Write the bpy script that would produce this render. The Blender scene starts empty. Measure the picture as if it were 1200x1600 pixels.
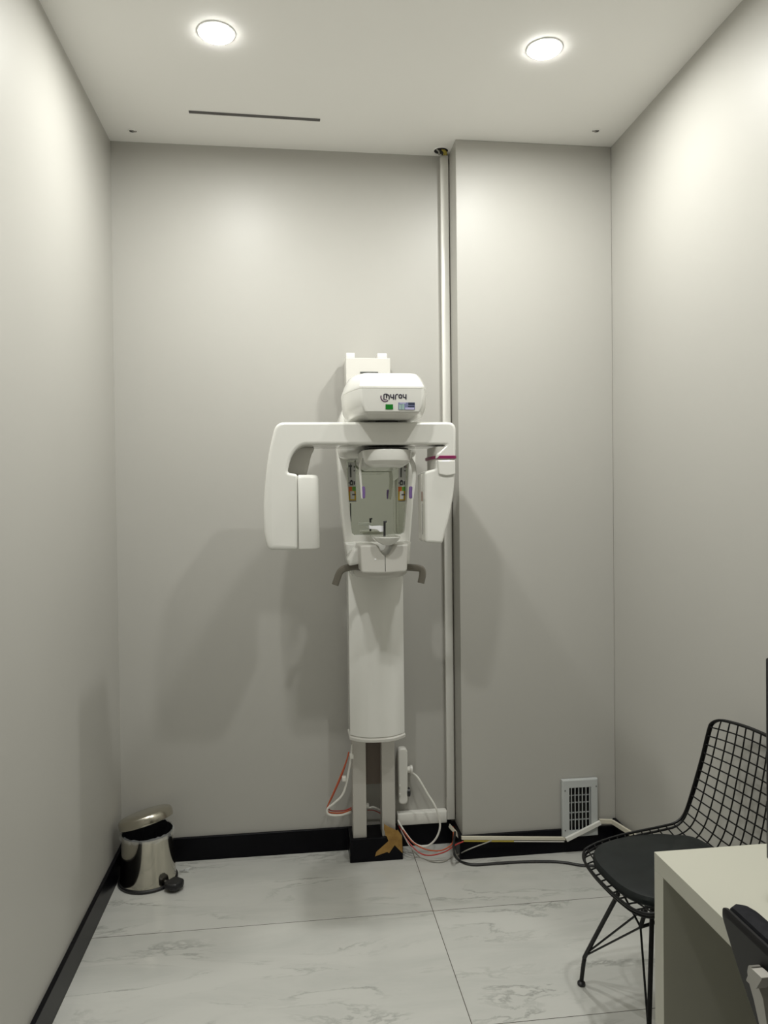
import bpy, bmesh, math, random
from mathutils import Vector, Matrix
random.seed(7)
sc = bpy.context.scene
COL = sc.collection

# ------------------------------------------------------------------ camera, world, exposure
CAM_Z, FPX, YAW, PITCH, ROLL = 1.5, 1155.17, 0.1226, -0.0147, -0.0115
_F0 = Vector((math.sin(YAW), math.cos(YAW), 0)); _R0 = Vector((math.cos(YAW), -math.sin(YAW), 0)); _U0 = Vector((0, 0, 1))
FWD = _F0*math.cos(PITCH) + _U0*math.sin(PITCH); _U1 = _U0*math.cos(PITCH) - _F0*math.sin(PITCH)
RGT = _R0*math.cos(ROLL) + _U1*math.sin(ROLL); UPV = _U1*math.cos(ROLL) - _R0*math.sin(ROLL)
cam_d = bpy.data.cameras.new('camera'); cam = bpy.data.objects.new('camera', cam_d); COL.objects.link(cam)
cam_d.sensor_fit = 'HORIZONTAL'; cam_d.sensor_width = 36; cam_d.lens = FPX/1200*36; cam_d.clip_start = .02
M = Matrix.Identity(4)
for r in range(3):
    M[r][0] = RGT[r]; M[r][1] = UPV[r]; M[r][2] = -FWD[r]
M[2][3] = CAM_Z
cam.matrix_world = M
sc.camera = cam
w = bpy.data.worlds.new('world'); sc.world = w; w.use_nodes = True
w.node_tree.nodes['Background'].inputs[0].default_value = (.8, .8, .78, 1)
w.node_tree.nodes['Background'].inputs[1].default_value = .0
sc.view_settings.view_transform = 'Standard'; sc.view_settings.look = 'None'
sc.view_settings.gamma = 1; sc.view_settings.use_curve_mapping = False
sc.view_settings.exposure = -0.33
LAMP_W = 15.6          # watts of each ceiling downlight
LAMP_COL = (.995, .998, .96)
LAMP_SPREAD = 177

def _ray(u, v):
    return FWD + RGT*((u-600)/FPX) - UPV*((v-800)/FPX)
def at(u, v, y):                    # where a sight line meets the plane at depth y
    d = _ray(u, v); t = y/d.y; return Vector((0, 0, CAM_Z)) + d*t
def atz(u, v, z):
    d = _ray(u, v); t = (z-CAM_Z)/d.z; return Vector((0, 0, CAM_Z)) + d*t
def atx(u, v, x):
    d = _ray(u, v); t = x/d.x; return Vector((0, 0, CAM_Z)) + d*t

# ------------------------------------------------------------------ materials
def mat(name, col, rough=.5, metal=0, spec=.5, emit=None, es=0, coat=0, alpha=1, trans=0):
    m = bpy.data.materials.new(name); m.use_nodes = True
    b = m.node_tree.nodes['Principled BSDF']
    b.inputs['Base Color'].default_value = (*col, 1); b.inputs['Roughness'].default_value = rough
    b.inputs['Metallic'].default_value = metal; b.inputs['Specular IOR Level'].default_value = spec
    if emit: b.inputs['Emission Color'].default_value = (*emit, 1); b.inputs['Emission Strength'].default_value = es
    if coat: b.inputs['Coat Weight'].default_value = coat; b.inputs['Coat Roughness'].default_value = .05
    if alpha < 1: b.inputs['Alpha'].default_value = alpha
    if trans: b.inputs['Transmission Weight'].default_value = trans
    return m
def node(m, t, **k):
    n = m.node_tree.nodes.new(t)
    for a, v in k.items(): setattr(n, a, v)
    return n
def noise_tint(m, c1, c2, scale, detail=3, bump=0, bscale=200):
    nt = m.node_tree; b = nt.nodes['Principled BSDF']
    tc = node(m, 'ShaderNodeTexCoord'); n = node(m, 'ShaderNodeTexNoise'); n.inputs['Scale'].default_value = scale; n.inputs['Detail'].default_value = detail
    r = node(m, 'ShaderNodeValToRGB'); r.color_ramp.elements[0].position = .35; r.color_ramp.elements[1].position = .65
    r.color_ramp.elements[0].color = (*c1, 1); r.color_ramp.elements[1].color = (*c2, 1)
    geo = node(m, 'ShaderNodeNewGeometry')
    nt.links.new(geo.outputs['Position'], n.inputs['Vector']); nt.links.new(n.outputs['Fac'], r.inputs[0]); nt.links.new(r.outputs[0], b.inputs['Base Color'])
    if bump:
        n2 = node(m, 'ShaderNodeTexNoise'); n2.inputs['Scale'].default_value = bscale; n2.inputs['Detail'].default_value = 2
        bp = node(m, 'ShaderNodeBump'); bp.inputs['Strength'].default_value = bump; bp.inputs['Distance'].default_value = .001
        nt.links.new(geo.outputs['Position'], n2.inputs['Vector']); nt.links.new(n2.outputs['Fac'], bp.inputs['Height']); nt.links.new(bp.outputs[0], b.inputs['Normal'])
    return m

WALL = noise_tint(mat('wall_paint', (.6, .57, .53), .42, spec=.35), (.452, .442, .408), (.465, .455, .420), 1.2, bump=.12, bscale=320)
CEIL = noise_tint(mat('ceiling_paint', (.7, .69, .66), .8), (.925, .915, .885), (.935, .925, .895), 1.0, bump=.05)
BLACKBOARD = noise_tint(mat('black_skirting', (.004, .004, .006), .3, spec=.12), (.002, .002, .0035), (.004, .004, .006), 6)
PLASTIC = mat('white_gloss_plastic', (.80, .795, .75), .13, coat=.4)
PLASTIC2 = mat('white_satin_plastic', (.66, .645, .60), .32)
GREYP = mat('grey_plastic', (.17, .155, .125), .32)
POST = noise_tint(mat('beige_powder_coat', (.5, .47, .43), .35), (.60, .575, .53), (.62, .595, .55), 3)
CHANNEL = mat('brown_grey_channel', (.16, .125, .10), .5)
SHADOWGAP = mat('black_gap', (.01, .009, .008), .6)
MIRROR = mat('mirror_glass', (.72, .76, .68), .015, metal=1)
MAGENTA = mat('magenta_band', (.25, .02, .10), .3)
PURPLE = mat('purple_rubber', (.20, .12, .34), .4)
DARKINK = mat('dark_ink', (.035, .03, .05), .4)
VIOLETINK = mat('violet_ink', (.10, .04, .10), .4)
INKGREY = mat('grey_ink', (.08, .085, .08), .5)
STICKER = mat('white_sticker', (.62, .62, .60), .4)
ORANGE = mat('orange_ink', (.62, .14, .03), .4); GREEN = mat('green_ink', (.12, .33, .06), .4); YELLOW = mat('yellow_ink', (.55, .36, .03), .4)
LED = mat('green_led', (.0, .12, .01), .3, emit=(.01, .5, .02), es=.12)
DISPLAY = mat('display_panel', (.22, .24, .40), .15); DISP2 = mat('display_dark', (.05, .06, .10), .15); DISP3 = mat('display_mint', (.42, .62, .50), .2); DISP4 = mat('display_lilac', (.50, .48, .72), .2)
TRUNK = mat('white_pvc', (.78, .77, .72), .3)
TRUNKC = mat('cream_pvc', (.70, .66, .54), .35)
YELLOWTAPE = mat('yellow_foam_tape', (.45, .36, .06), .6)
KRAFT = noise_tint(mat('brown_masking_tape', (.30, .17, .035), .5), (.27, .145, .03), (.36, .21, .05), 40)
ORCAB = mat('orange_cable', (.50, .10, .035), .4); REDCAB = mat('red_cable', (.42, .04, .03), .4)
WCAB = mat('white_cable', (.76, .745, .69), .4); GCAB = mat('grey_cable', (.36, .35, .31), .4); BCAB = mat('black_cable', (.012, .012, .012), .45)
CHROME = mat('polished_steel', (.60, .575, .50), .09, metal=1)
CHROME2 = mat('lid_steel', (.56, .53, .45), .22, metal=1)
BLACKP = mat('black_plastic', (.015, .015, .016), .4)
BAG = mat('black_bin_liner', (.045, .047, .055), .2); SCRAP = mat('scrap_film', (.7, .72, .72), .15, alpha=.5); CLEARBAG = mat('clear_film', (.8, .82, .82), .12, alpha=.2)
WIRE = mat('black_wire', (.005, .005, .005), .4, spec=.25)
CUSHION = noise_tint(mat('black_leatherette', (.02, .024, .024), .5, spec=.3), (.006, .008, .008), (.009, .0115, .0115), 30, bump=.2, bscale=600)
DESK = noise_tint(mat('cream_laminate', (.66, .64, .53), .35), (.46, .455, .385), (.475, .468, .395), 2)
FABRIC = noise_tint(mat('black_mesh_fabric', (.02, .02, .024), .8, spec=.2), (.008, .008, .0105), (.013, .013, .016), 90, bump=.3, bscale=900)
SHELLP = mat('black_chair_shell', (.008, .0075, .008), .55, spec=.25)
GREYC = mat('pale_grey_bracket', (.38, .365, .33), .4)
PAPER = mat('paper_sheet', (.78, .78, .80), .6)
GRILLE = mat('white_grille_enamel', (.52, .54, .53), .4)
WHITEBITE = mat('white_bite_block', (.95, .95, .98), .25)
LAMPGLOW = mat('lamp_diffuser', (1, 1, 1), .5, emit=(1.0, .985, .94), es=55)
LAMPTRIM = mat('lamp_trim', (.85, .85, .83), .4)
SCREEN = mat('monitor_black', (.006, .006, .008), .2)

def floor_mat():
    m = mat('polished_marble_tile', (.6, .6, .55), .13, spec=.5); nt = m.node_tree; L = nt.links.new
    b = nt.nodes['Principled BSDF']; geo = node(m, 'ShaderNodeNewGeometry'); sep = node(m, 'ShaderNodeSeparateXYZ'); L(geo.outputs['Position'], sep.inputs[0])
    def mth(op, a, b_=None, c=None):
        n = node(m, 'ShaderNodeMath', operation=op)
        for i, x in enumerate((a, b_, c)):
            if x is None: continue
            if isinstance(x, (int, float)): n.inputs[i].default_value = x
            else: L(x, n.inputs[i])
        return n.outputs[0]
    tx = mth('DIVIDE', mth('SUBTRACT', sep.outputs[0], .489), 1.2); ty = mth('DIVIDE', mth('SUBTRACT', sep.outputs[1], 2.041), .6)
    ix = mth('FLOOR', tx); iy = mth('FLOOR', ty); fx = mth('SUBTRACT', tx, ix); fy = mth('SUBTRACT', ty, iy)
    dx = mth('MULTIPLY', mth('MINIMUM', fx, mth('SUBTRACT', 1, fx)), 1.2); dy = mth('MULTIPLY', mth('MINIMUM', fy, mth('SUBTRACT', 1, fy)), .6)
    joint = mth('LESS_THAN', mth('MINIMUM', dx, dy), .0013)
    # every tile shows another cut of the same stone
    ang = mth('ADD', mth('MULTIPLY', ix, 1.7), mth('MULTIPLY', iy, 2.3))
    comb = node(m, 'ShaderNodeCombineXYZ'); L(mth('ADD', sep.outputs[0], mth('MULTIPLY', ang, 3.1)), comb.inputs[0]); L(mth('ADD', sep.outputs[1], mth('MULTIPLY', ang, 5.7)), comb.inputs[1])
    mp = node(m, 'ShaderNodeMapping'); mp.inputs['Rotation'].default_value = (0, 0, math.radians(32)); mp.inputs['Scale'].default_value = (1.0, 3.4, 1); L(comb.outputs[0], mp.inputs[0])
    wn = node(m, 'ShaderNodeTexNoise'); wn.inputs['Scale'].default_value = 2.4; wn.inputs['Detail'].default_value = 6; wn.inputs['Roughness'].default_value = .62; wn.inputs['Distortion'].default_value = .5; L(mp.outputs[0], wn.inputs['Vector'])
    vein = mth('ABSOLUTE', mth('SUBTRACT', wn.outputs['Fac'], .5))
    v1 = mth('SUBTRACT', 1, mth('MINIMUM', mth('MULTIPLY', vein, 34), 1))
    msk = node(m, 'ShaderNodeTexNoise'); msk.inputs['Scale'].default_value = 2.6; msk.inputs['Detail'].default_value = 2; L(mp.outputs[0], msk.inputs['Vector'])
    mk = node(m, 'ShaderNodeMapRange'); mk.inputs[1].default_value = .46; mk.inputs[2].default_value = .66; L(msk.outputs['Fac'], mk.inputs[0])
    cl = node(m, 'ShaderNodeMapRange'); cl.inputs[1].default_value = .42; cl.inputs[2].default_value = .72; L(wn.outputs['Fac'], cl.inputs[0])
    f1 = mth('MULTIPLY', v1, mk.outputs[0])
    r1 = node(m, 'ShaderNodeMix', data_type='RGBA'); r1.inputs[6].default_value = (.55, .55, .515, 1); r1.inputs[7].default_value = (.47, .475, .445, 1); L(mth('MULTIPLY', cl.outputs[0], .8), r1.inputs[0])
    r2 = node(m, 'ShaderNodeMix', data_type='RGBA'); L(r1.outputs[2], r2.inputs[6]); r2.inputs[7].default_value = (.22, .225, .205, 1); L(mth('MULTIPLY', f1, .62), r2.inputs[0])
    r3 = node(m, 'ShaderNodeMix', data_type='RGBA'); L(r2.outputs[2], r3.inputs[6]); r3.inputs[7].default_value = (.10, .09, .075, 1); L(joint, r3.inputs[0])
    L(r3.outputs[2], b.inputs['Base Color'])
    return m
FLOOR = floor_mat()

# ------------------------------------------------------------------ mesh helpers
def box(bm, x0, x1, y0, y1, z0, z1, mi=0):
    vs = [bm.verts.new((x, y, z)) for z in (z0, z1) for y in (y0, y1) for x in (x0, x1)]
    for f in ((0, 2, 3, 1), (4, 5, 7, 6), (0, 1, 5, 4), (2, 6, 7, 3), (0, 4, 6, 2), (1, 3, 7, 5)):
        bm.faces.new([vs[i] for i in f]).material_index = mi
def loft(bm, rings, cap=True, mi=0, closed=False):
    R = [[bm.verts.new(p) for p in r] for r in rings]; n = len(R[0])
    pairs = list(zip(R, R[1:])) + ([(R[-1], R[0])] if closed else [])
    for a, b in pairs:
        for i in range(n):
            j = (i+1) % n
            try: bm.faces.new((a[i], a[j], b[j], b[i])).material_index = mi
            except ValueError: pass
    if cap and not closed:
        bm.faces.new(R[0][::-1]).material_index = mi; bm.faces.new(R[-1]).material_index = mi
def smooth(pts, n=8, closed=False):
    P = [Vector(p) for p in pts]; out = []; N = len(P)
    for i in range(N if closed else N-1):
        p0 = P[(i-1) % N] if closed or i > 0 else P[0]; p1 = P[i]; p2 = P[(i+1) % N]; p3 = P[(i+2) % N] if closed or i+2 < N else P[-1]
        for k in range(n):
            t = k/n; out.append(.5*((2*p1)+(-p0+p2)*t+(2*p0-5*p1+4*p2-p3)*t*t+(-p0+3*p1-3*p2+p3)*t**3))
    if not closed: out.append(P[-1])
    return out
def tube(bm, pts, r, seg=8, closed=False, mi=0, flat=None):
    P = [Vector(p) for p in pts]; N = len(P); rings = []
    up = None
    for i in range(N):
        a = P[(i-1) % N] if closed or i > 0 else P[i]; b = P[(i+1) % N] if closed or i < N-1 else P[i]
        t = (b-a)
        if t.length < 1e-9: t = Vector((0, 0, 1))
        t.normalize()
        if up is None:
            up = Vector((0, 0, 1)) if abs(t.z) < .9 else Vector((0, 1, 0))
        s = t.cross(up)
        if s.length < 1e-6: s = t.orthogonal()
        s.normalize(); up = s.cross(t).normalized()
        rr = r[i] if isinstance(r, (list, tuple)) else r
        rs, ru = (rr, rr) if not flat else (rr*flat[0], rr*flat[1])
        rings.append([P[i] + s*math.cos(q)*rs + up*math.sin(q)*ru for q in [2*math.pi*k/seg for k in range(seg)]])
    loft(bm, rings, cap=not closed, mi=mi, closed=closed)
def lathe(bm, prof, c=(0, 0, 0), seg=32, mi=0, cap=True):
    rings = [[Vector((c[0]+r*math.cos(2*math.pi*k/seg), c[1]+r*math.sin(2*math.pi*k/seg), c[2]+z)) for k in range(seg)] for r, z in prof]
    loft(bm, rings, cap=cap, mi=mi)
def cyl(bm, a, b, r, seg=16, mi=0): tube(bm, [a, b], r, seg, mi=mi)
class Outline(list): pass
def rpoly(pts, rad, n=5):           # a 2D polygon with rounded corners; always the same number of points
    out = Outline(); N = len(pts); raw = [Vector(p[:2]) for p in pts]
    rl = list(rad) if isinstance(rad, (list, tuple)) else [rad]*N
    for i in range(N):
        p, a, b = raw[i], raw[i-1], raw[(i+1) % N]
        da = (a-p); db = (b-p); k = min(rl[i], da.length*.48, db.length*.48)
        p1 = p + da.normalized()*k; p2 = p + db.normalized()*k
        for j in range(n+1):
            t = j/n; out.append(p1*(1-t)**2 + p*2*t*(1-t) + p2*t*t)
    out.raw, out.rad, out.n = raw, rl, n
    return out
def inset(o, d, wt=None):
    raw = o.raw if isinstance(o, Outline) else [Vector(p[:2]) for p in o]
    N = len(raw)
    area = sum(raw[i].x*raw[(i+1) % N].y-raw[(i+1) % N].x*raw[i].y for i in range(N))
    sg = 1 if area > 0 else -1; new = []; rad = []
    for i in range(N):
        p, a, b = raw[i], raw[i-1], raw[(i+1) % N]
        t1 = (p-a).normalized(); t2 = (b-p).normalized()
        n1 = Vector((-t1.y, t1.x))*sg; n2 = Vector((-t2.y, t2.x))*sg
        w1 = (wt[i-1]+wt[i])/2 if wt else 1; w2 = (wt[i]+wt[(i+1) % N])/2 if wt else 1
        den = 1+n1.dot(n2)
        m_ = (n1*w1+n2*w2)/2*(2/max(.35, den))
        new.append(p + m_*d)
        if isinstance(o, Outline):
            convex = (t1.x*t2.y-t1.y*t2.x)*sg > 0
            rad.append(max(.0004, o.rad[i]-d) if convex else o.rad[i]+d)
    return rpoly(new, rad, o.n) if isinstance(o, Outline) else new
def slab(bm, pts, yf, yb, r=.006, k=4, mi=0, wt=None, back=True):   # an outline in x,z given depth, edges rounded by r
    rings = []
    for j in range(k+1):
        a = math.pi/2*j/k; rings.append([(p.x, yf+r*(1-math.sin(a)), p.y) for p in inset(pts, r*(1-math.sin(a)) if False else r*(1-math.sin(a)), wt)])
    # quarter round: inset shrinks as depth grows
    rings = []
    for j in range(k+1):
        a = math.pi/2*j/k
        rings.append([(p.x, yf+r*(1-math.cos(a)), p.y) for p in inset(pts, r*(1-math.sin(a)), wt)])
    if back:
        for j in range(k, -1, -1):
            a = math.pi/2*j/k
            rings.append([(p.x, yb-r*(1-math.cos(a)), p.y) for p in inset(pts, r*(1-math.sin(a)), wt)])
    else: rings.append([(p.x, yb, p.y) for p in pts])
    loft(bm, rings, mi=mi)
def rrect(x0, x1, y0, y1, r, n=5):
    return rpoly([(x0, y0), (x1, y0), (x1, y1), (x0, y1)], r, n)
def zloft(bm, secs, mi=0):          # secs: (z, outline of Vector2)
    loft(bm, [[(p.x, p.y, z) for p in o] for z, o in secs], mi=mi)
def rbox(bm, x0, x1, y0, y1, z0, z1, r=.004, e=.003, mi=0):
    secs = []
    for z, d in ((z0, e), (z0+e*.4, e*.3), (z0+e, 0), (z1-e, 0), (z1-e*.4, e*.3), (z1, e)):
        secs.append((z, rrect(x0+d, x1-d, y0+d, y1-d, r)))
    zloft(bm, secs, mi)
def px(pts, y): return [Vector((q.x, q.z)) for q in (at(u, v, y) for u, v in pts)]

def build(name, fn, mats, parent=None, bevel=0, flat=False, sub=0):
    bm = bmesh.new(); fn(bm)
    bmesh.ops.remove_doubles(bm, verts=bm.verts, dist=1e-6)
    bmesh.ops.recalc_face_normals(bm, faces=bm.faces)
    big = [f for f in bm.faces if len(f.verts) > 6]
    tri = bmesh.ops.triangulate(bm, faces=big)['faces'] if big else []
    tri = set(tri)
    if not flat:
        for f in bm.faces: f.smooth = f not in tri
        for e in bm.edges:
            if len(e.link_faces) == 2 and (e.link_faces[0] in tri) != (e.link_faces[1] in tri) and e.calc_face_angle(0) > math.radians(8): e.smooth = False
            if len(e.link_faces) == 2 and e.calc_face_angle(0) > math.radians(32): e.smooth = False
    me = bpy.data.meshes.new(name)
    vs = [v.co for v in bm.verts]
    mn = Vector((min(v[i] for v in vs) for i in range(3))); mx = Vector((max(v[i] for v in vs) for i in range(3)))
    base = Vector(((mn.x+mx.x)/2, (mn.y+mx.y)/2, mn.z))
    for v in bm.verts: v.co -= base
    bm.to_mesh(me); bm.free()
    for m in (mats if isinstance(mats, (list, tuple)) else [mats]): me.materials.append(m)
    o = bpy.data.objects.new(name, me); COL.objects.link(o)
    if parent is not None:
        o.parent = parent; o['_w'] = 1
        o.location = base - WORLD[parent.name]
    else: o.location = base
    WORLD[o.name] = base
    if '_w' in o: del o['_w']
    if bevel:
        b = o.modifiers.new('bevel', 'BEVEL'); b.width = bevel; b.segments = 3; b.limit_method = 'ANGLE'; b.angle_limit = math.radians(40); b.harden_normals = True
    if sub:
        s = o.modifiers.new('sub', 'SUBSURF'); s.levels = sub; s.render_levels = sub
    return o
WORLD = {}
def thing(name, label, cat, loc, group=None):
    o = bpy.data.objects.new(name, None); COL.objects.link(o); o.location = loc; o.empty_display_size = .05
    WORLD[o.name] = Vector(loc); tag(o, label, cat, group); return o
def tag(o, label, cat, group=None):
    o['label'] = label; o['category'] = cat
    if group: o['group'] = group
    return o
def struct(name, fn, m, **k):
    o = build(name, fn, m, **k); o['kind'] = 'structure'; return o
def dup(root, delta, label=None):
    r = root.copy(); COL.objects.link(r); r.location = root.location + Vector(delta)
    if label: r['label'] = label
    for ch in list(root.children):
        c = ch.copy(); COL.objects.link(c); c.parent = r
        for g in list(ch.children):
            d = g.copy(); COL.objects.link(d); d.parent = c
    return r

# ------------------------------------------------------------------ the room
XL, XR, YB, YC, XC, ZC, YF = -.725, 1.3605, 3.171, 3.0166, .687, 2.992, -.75
T = .1
struct('floor', lambda b: box(b, XL-T, XR+T, YF-T, YB+T, -.06, 0), FLOOR, flat=True)
struct('ceiling', lambda b: box(b, XL-T, XR+T, YF-T, YB+T, ZC, ZC+.06), CEIL, flat=True)
struct('wall_left', lambda b: box(b, XL-T, XL, YF-T, YB+T, 0, ZC), WALL, flat=True)
struct('wall_right', lambda b: box(b, XR, XR+T, YF-T, YB+T, 0, ZC), WALL, flat=True)
struct('wall_back', lambda b: box(b, XL, XR, YB, YB+T, 0, ZC), WALL, flat=True)
struct('wall_front', lambda b: box(b, XL, XR, YF-T, YF, 0, ZC), WALL, flat=True)
struct('wall_column', lambda b: box(b, XC, XR, YC, YB, 0, ZC), WALL, bevel=.003)
SK = .098
def skirt(name, *a): struct(name, lambda b: box(b, *a), BLACKBOARD, bevel=.003)
skirt('baseboard_left', XL, XL+.015, YF, YB, 0, SK)
skirt('baseboard_back', XL+.015, XC-.015, YB-.015, YB, 0, SK)
skirt('baseboard_column', XC-.015, XR-.015, YC-.015, YC, 0, SK)
skirt('baseboard_recess', XC-.015, XC, YC, YB-.015, 0, SK)
skirt('baseboard_right', XR-.015, XR, YF, YC, 0, SK+.03)

# ------------------------------------------------------------------ ceiling fittings
def downlight(x, y, label):
    t = thing('ceiling_downlight', label, 'ceiling light', (x, y, ZC-.006), 'ceiling downlights')
    def ring2(b):
        prof = [(.0530, -.001), (.0535, -.003), (.058, -.003), (.060, -.002), (.061, -.0002), (.0530, -.0002)]
        rings = [[Vector((x+r*math.cos(2*math.pi*k/40), y+r*math.sin(2*math.pi*k/40), ZC+z)) for k in range(40)] for r, z in prof]
        loft(b, rings, cap=False, closed=True)
    build('trim_ring', ring2, LAMPTRIM, t)
    build('diffuser', lambda b: lathe(b, [(.0525, -.0015), (.0525, -.0065), (.050, -.0078), (.03, -.0082)], (x, y, ZC), 40), LAMPGLOW, t)
    ld = bpy.data.lights.new('downlight_lamp', 'AREA'); ld.shape = 'DISK'; ld.size = .10; ld.energy = LAMP_W; ld.color = LAMP_COL
    ld.spread = math.radians(LAMP_SPREAD)
    lo = bpy.data.objects.new('downlight_lamp', ld); COL.objects.link(lo); lo.parent = t; lo.location = (0, 0, -.0035)
    return t
downlight(-.221, 2.412, 'round white downlight glowing in ceiling, left one nearer the slot')
downlight(.847, 2.384, 'round white downlight glowing in ceiling at the right, near right wall')
for y in (1.21,):
    for x in (-.221, .847):
        downlight(x, y, 'round white ceiling downlight %s, over the %s side' % ('halfway down the room', 'left' if x < 0 else 'right'))
def slot(b):
    a = Vector((-.373, 2.905)); c = Vector((.1254, 2.9163)); d = (c-a).normalized(); n = Vector((-d.y, d.x))*.0075
    loft(b, [[(p.x, p.y, z) for p in (a+n, a-n, c-n, c+n)] for z in (ZC-.003, ZC-.0001)], mi=0)
tag(build('ceiling_slot', slot, mat('slot_grey', (.10, .095, .09), .6), flat=True), 'long thin dark grey slot in the white ceiling left of the machine', 'ceiling slot')
def small_hole(x, y, label, s):
    t = thing('ceiling_hole', label, 'ceiling hole', (x, y, ZC-.004))
    def ring(b):
        prof = [(.011, -.0003), (.011, -.003), (.015, -.003), (.016, -.0003)]
        loft(b, [[Vector((x+r*math.cos(2*math.pi*k/20), y+r*math.sin(2*math.pi*k/20), ZC+z)) for k in range(20)] for r, z in prof], cap=False, closed=True)
    build('rim', ring, CEIL, t)
    build('opening', lambda b: lathe(b, [(.0112, -.0004), (.0112, -.0012)], (x, y, ZC), 20), SHADOWGAP, t)
    build('clip', lambda b: tube(b, [(x-.004*s, y-.006, ZC-.002), (x+.012*s, y-.004, ZC-.006), (x+.018*s, y, ZC-.003)], .0022, 6), mat('clip_grey', (.3, .29, .27), .4), t)
small_hole(-.6185, 3.0756, 'small dark hole with clip in ceiling near left back corner', 1)
small_hole(1.2419, 2.889, 'small dark hole with clip in ceiling near right wall', -1)
# hole where the trunking enters the ceiling
hx, hy = .647, 3.118
t = thing('cable_entry_hole', 'dark round ceiling hole with wires above the tall white trunking', 'ceiling hole', (hx, hy, ZC-.004))
def ring(b):
    prof = [(.030, -.0003), (.030, -.003), (.033, -.0025), (.034, -.0003)]
    loft(b, [[Vector((hx+r*math.cos(2*math.pi*k/28), hy+r*math.sin(2*math.pi*k/28), ZC+z)) for k in range(28)] for r, z in prof], cap=False, closed=True)
build('rim', ring, CEIL, t)
build('opening', lambda b: lathe(b, [(.0302, -.0004), (.0302, -.0012)], (hx, hy, ZC), 28), SHADOWGAP, t)
for dx, m, nm in ((-.010, GCAB, 'grey_wire'), (.012, YELLOWTAPE, 'yellow_wire'), (.020, YELLOWTAPE, 'yellow_wire'), (.004, BCAB, 'black_wire')):
    build(nm, lambda b: tube(b, smooth([(hx+dx-.012, hy-.012, ZC-.002), (hx+dx, hy-.005, ZC-.008), (hx+dx+.004, hy+.012, ZC-.012)], 5), .0035, 7), m, t)

# ------------------------------------------------------------------ trunking and small ducting
x0 = at(690, 700, YB-.03).x; x1 = at(706, 700, YB-.03).x
tt = thing('cable_trunking', 'tall white vertical cable trunking running from floor to ceiling beside column', 'cable trunking', (.665, YB-.02, .112))
build('channel', lambda b: rbox(b, .650, .686-.002, YB-.026, YB-.001, .112, ZC-.01, .003, .002), TRUNK, tt)
build('cover', lambda b: rbox(b, .648, .683, YB-.034, YB-.026, .112, ZC-.01, .004, .002), TRUNK, tt)
build('side_gap', lambda b: box(b, .6835, .6868, YB-.024, YB-.021, .13, ZC-.02), CHANNEL, tt)
ht = thing('cable_trunking', 'short white horizontal trunking on the wall above the skirting beside the posts', 'cable trunking', (.55, YB-.02, .09))
build('channel', lambda b: rbox(b, .43, .648, YB-.030, YB-.001, .098, .152, .003, .002), TRUNK, ht)
build('cover', lambda b: rbox(b, .43, .646, YB-.036, YB-.030, .102, .150, .003, .002), TRUNK, ht)
def strip(name, pts, wdt, th, m, label, nrm='y', extra=None):
    # flat rectangular section strip through points, lying against a wall
    def f(b):
        for a, c in zip(pts, pts[1:]):
            a = Vector(a); c = Vector(c); d = (c-a).normalized(); n = Vector((0, 1, 0)) if nrm == 'y' else Vector((1, 0, 0))
            s = d.cross(n).normalized()*wdt/2; o = n*th/2
            loft(b, [[p+s+o, p-s+o, p-s-o, p+s-o] for p in (a, c)])
    o = build(name, f, m, bevel=.001)
    tag(o, label, 'cable trunking'); return o
yk = YC-.015-.006
strip('mini_trunking', [at(702, 1290, 3.12), at(719, 1309, 3.02)], .016, .010, TRUNKC, 'short slanting piece of cream trunking at the foot of the tall trunking')
m1 = at(721, 1309, yk); m2 = at(883, 1310, yk); m3 = at(938, 1285, yk-.012); m4 = at(966, 1283, yk)
m1.y = m2.y = m4.y = yk; 
a2 = m2.copy(); a2.y = yk-.012
mt = strip('mini_trunking', [m1, m2], .013, .010, TRUNKC, 'thin cream trunking running level along the column skirting to the vent')
dn = Vector((0, 0, -.0115)); md = (m2-m1)
o_ = strip('foam_tape', [m1+md*.02+dn, m1+md*.50+dn], .008, .008, YELLOWTAPE, 'yellow foam tape hanging below the level cream trunking'); o_['category'] = 'tape'
o_ = strip('trunking_base', [m1+md*.50+dn*1.15, m1+md*.99+dn*1.15], .004, .007, WCAB, 'thin pale base strip loose beneath the level cream trunking'); o_['category'] = 'trunking strip'
strip('mini_trunking', [Vector((m2.x, yk-.012, m2.z)), m3], .017, .012, TRUNK, 'white trunking slanting upward across the bottom of the vent grille')
strip('mini_trunking', [Vector((m3.x, yk, m3.z)), Vector((XR-.025, yk, m4.z))], .018, .010, TRUNKC, 'short level cream trunking between vent grille and right corner')
strip('mini_trunking', [Vector((XR-.025, 2.99, m4.z)), Vector((XR-.025, 2.72, .165))], .018, .010, TRUNKC, 'cream trunking running along the right wall skirting behind the wire chair', nrm='x')

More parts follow.
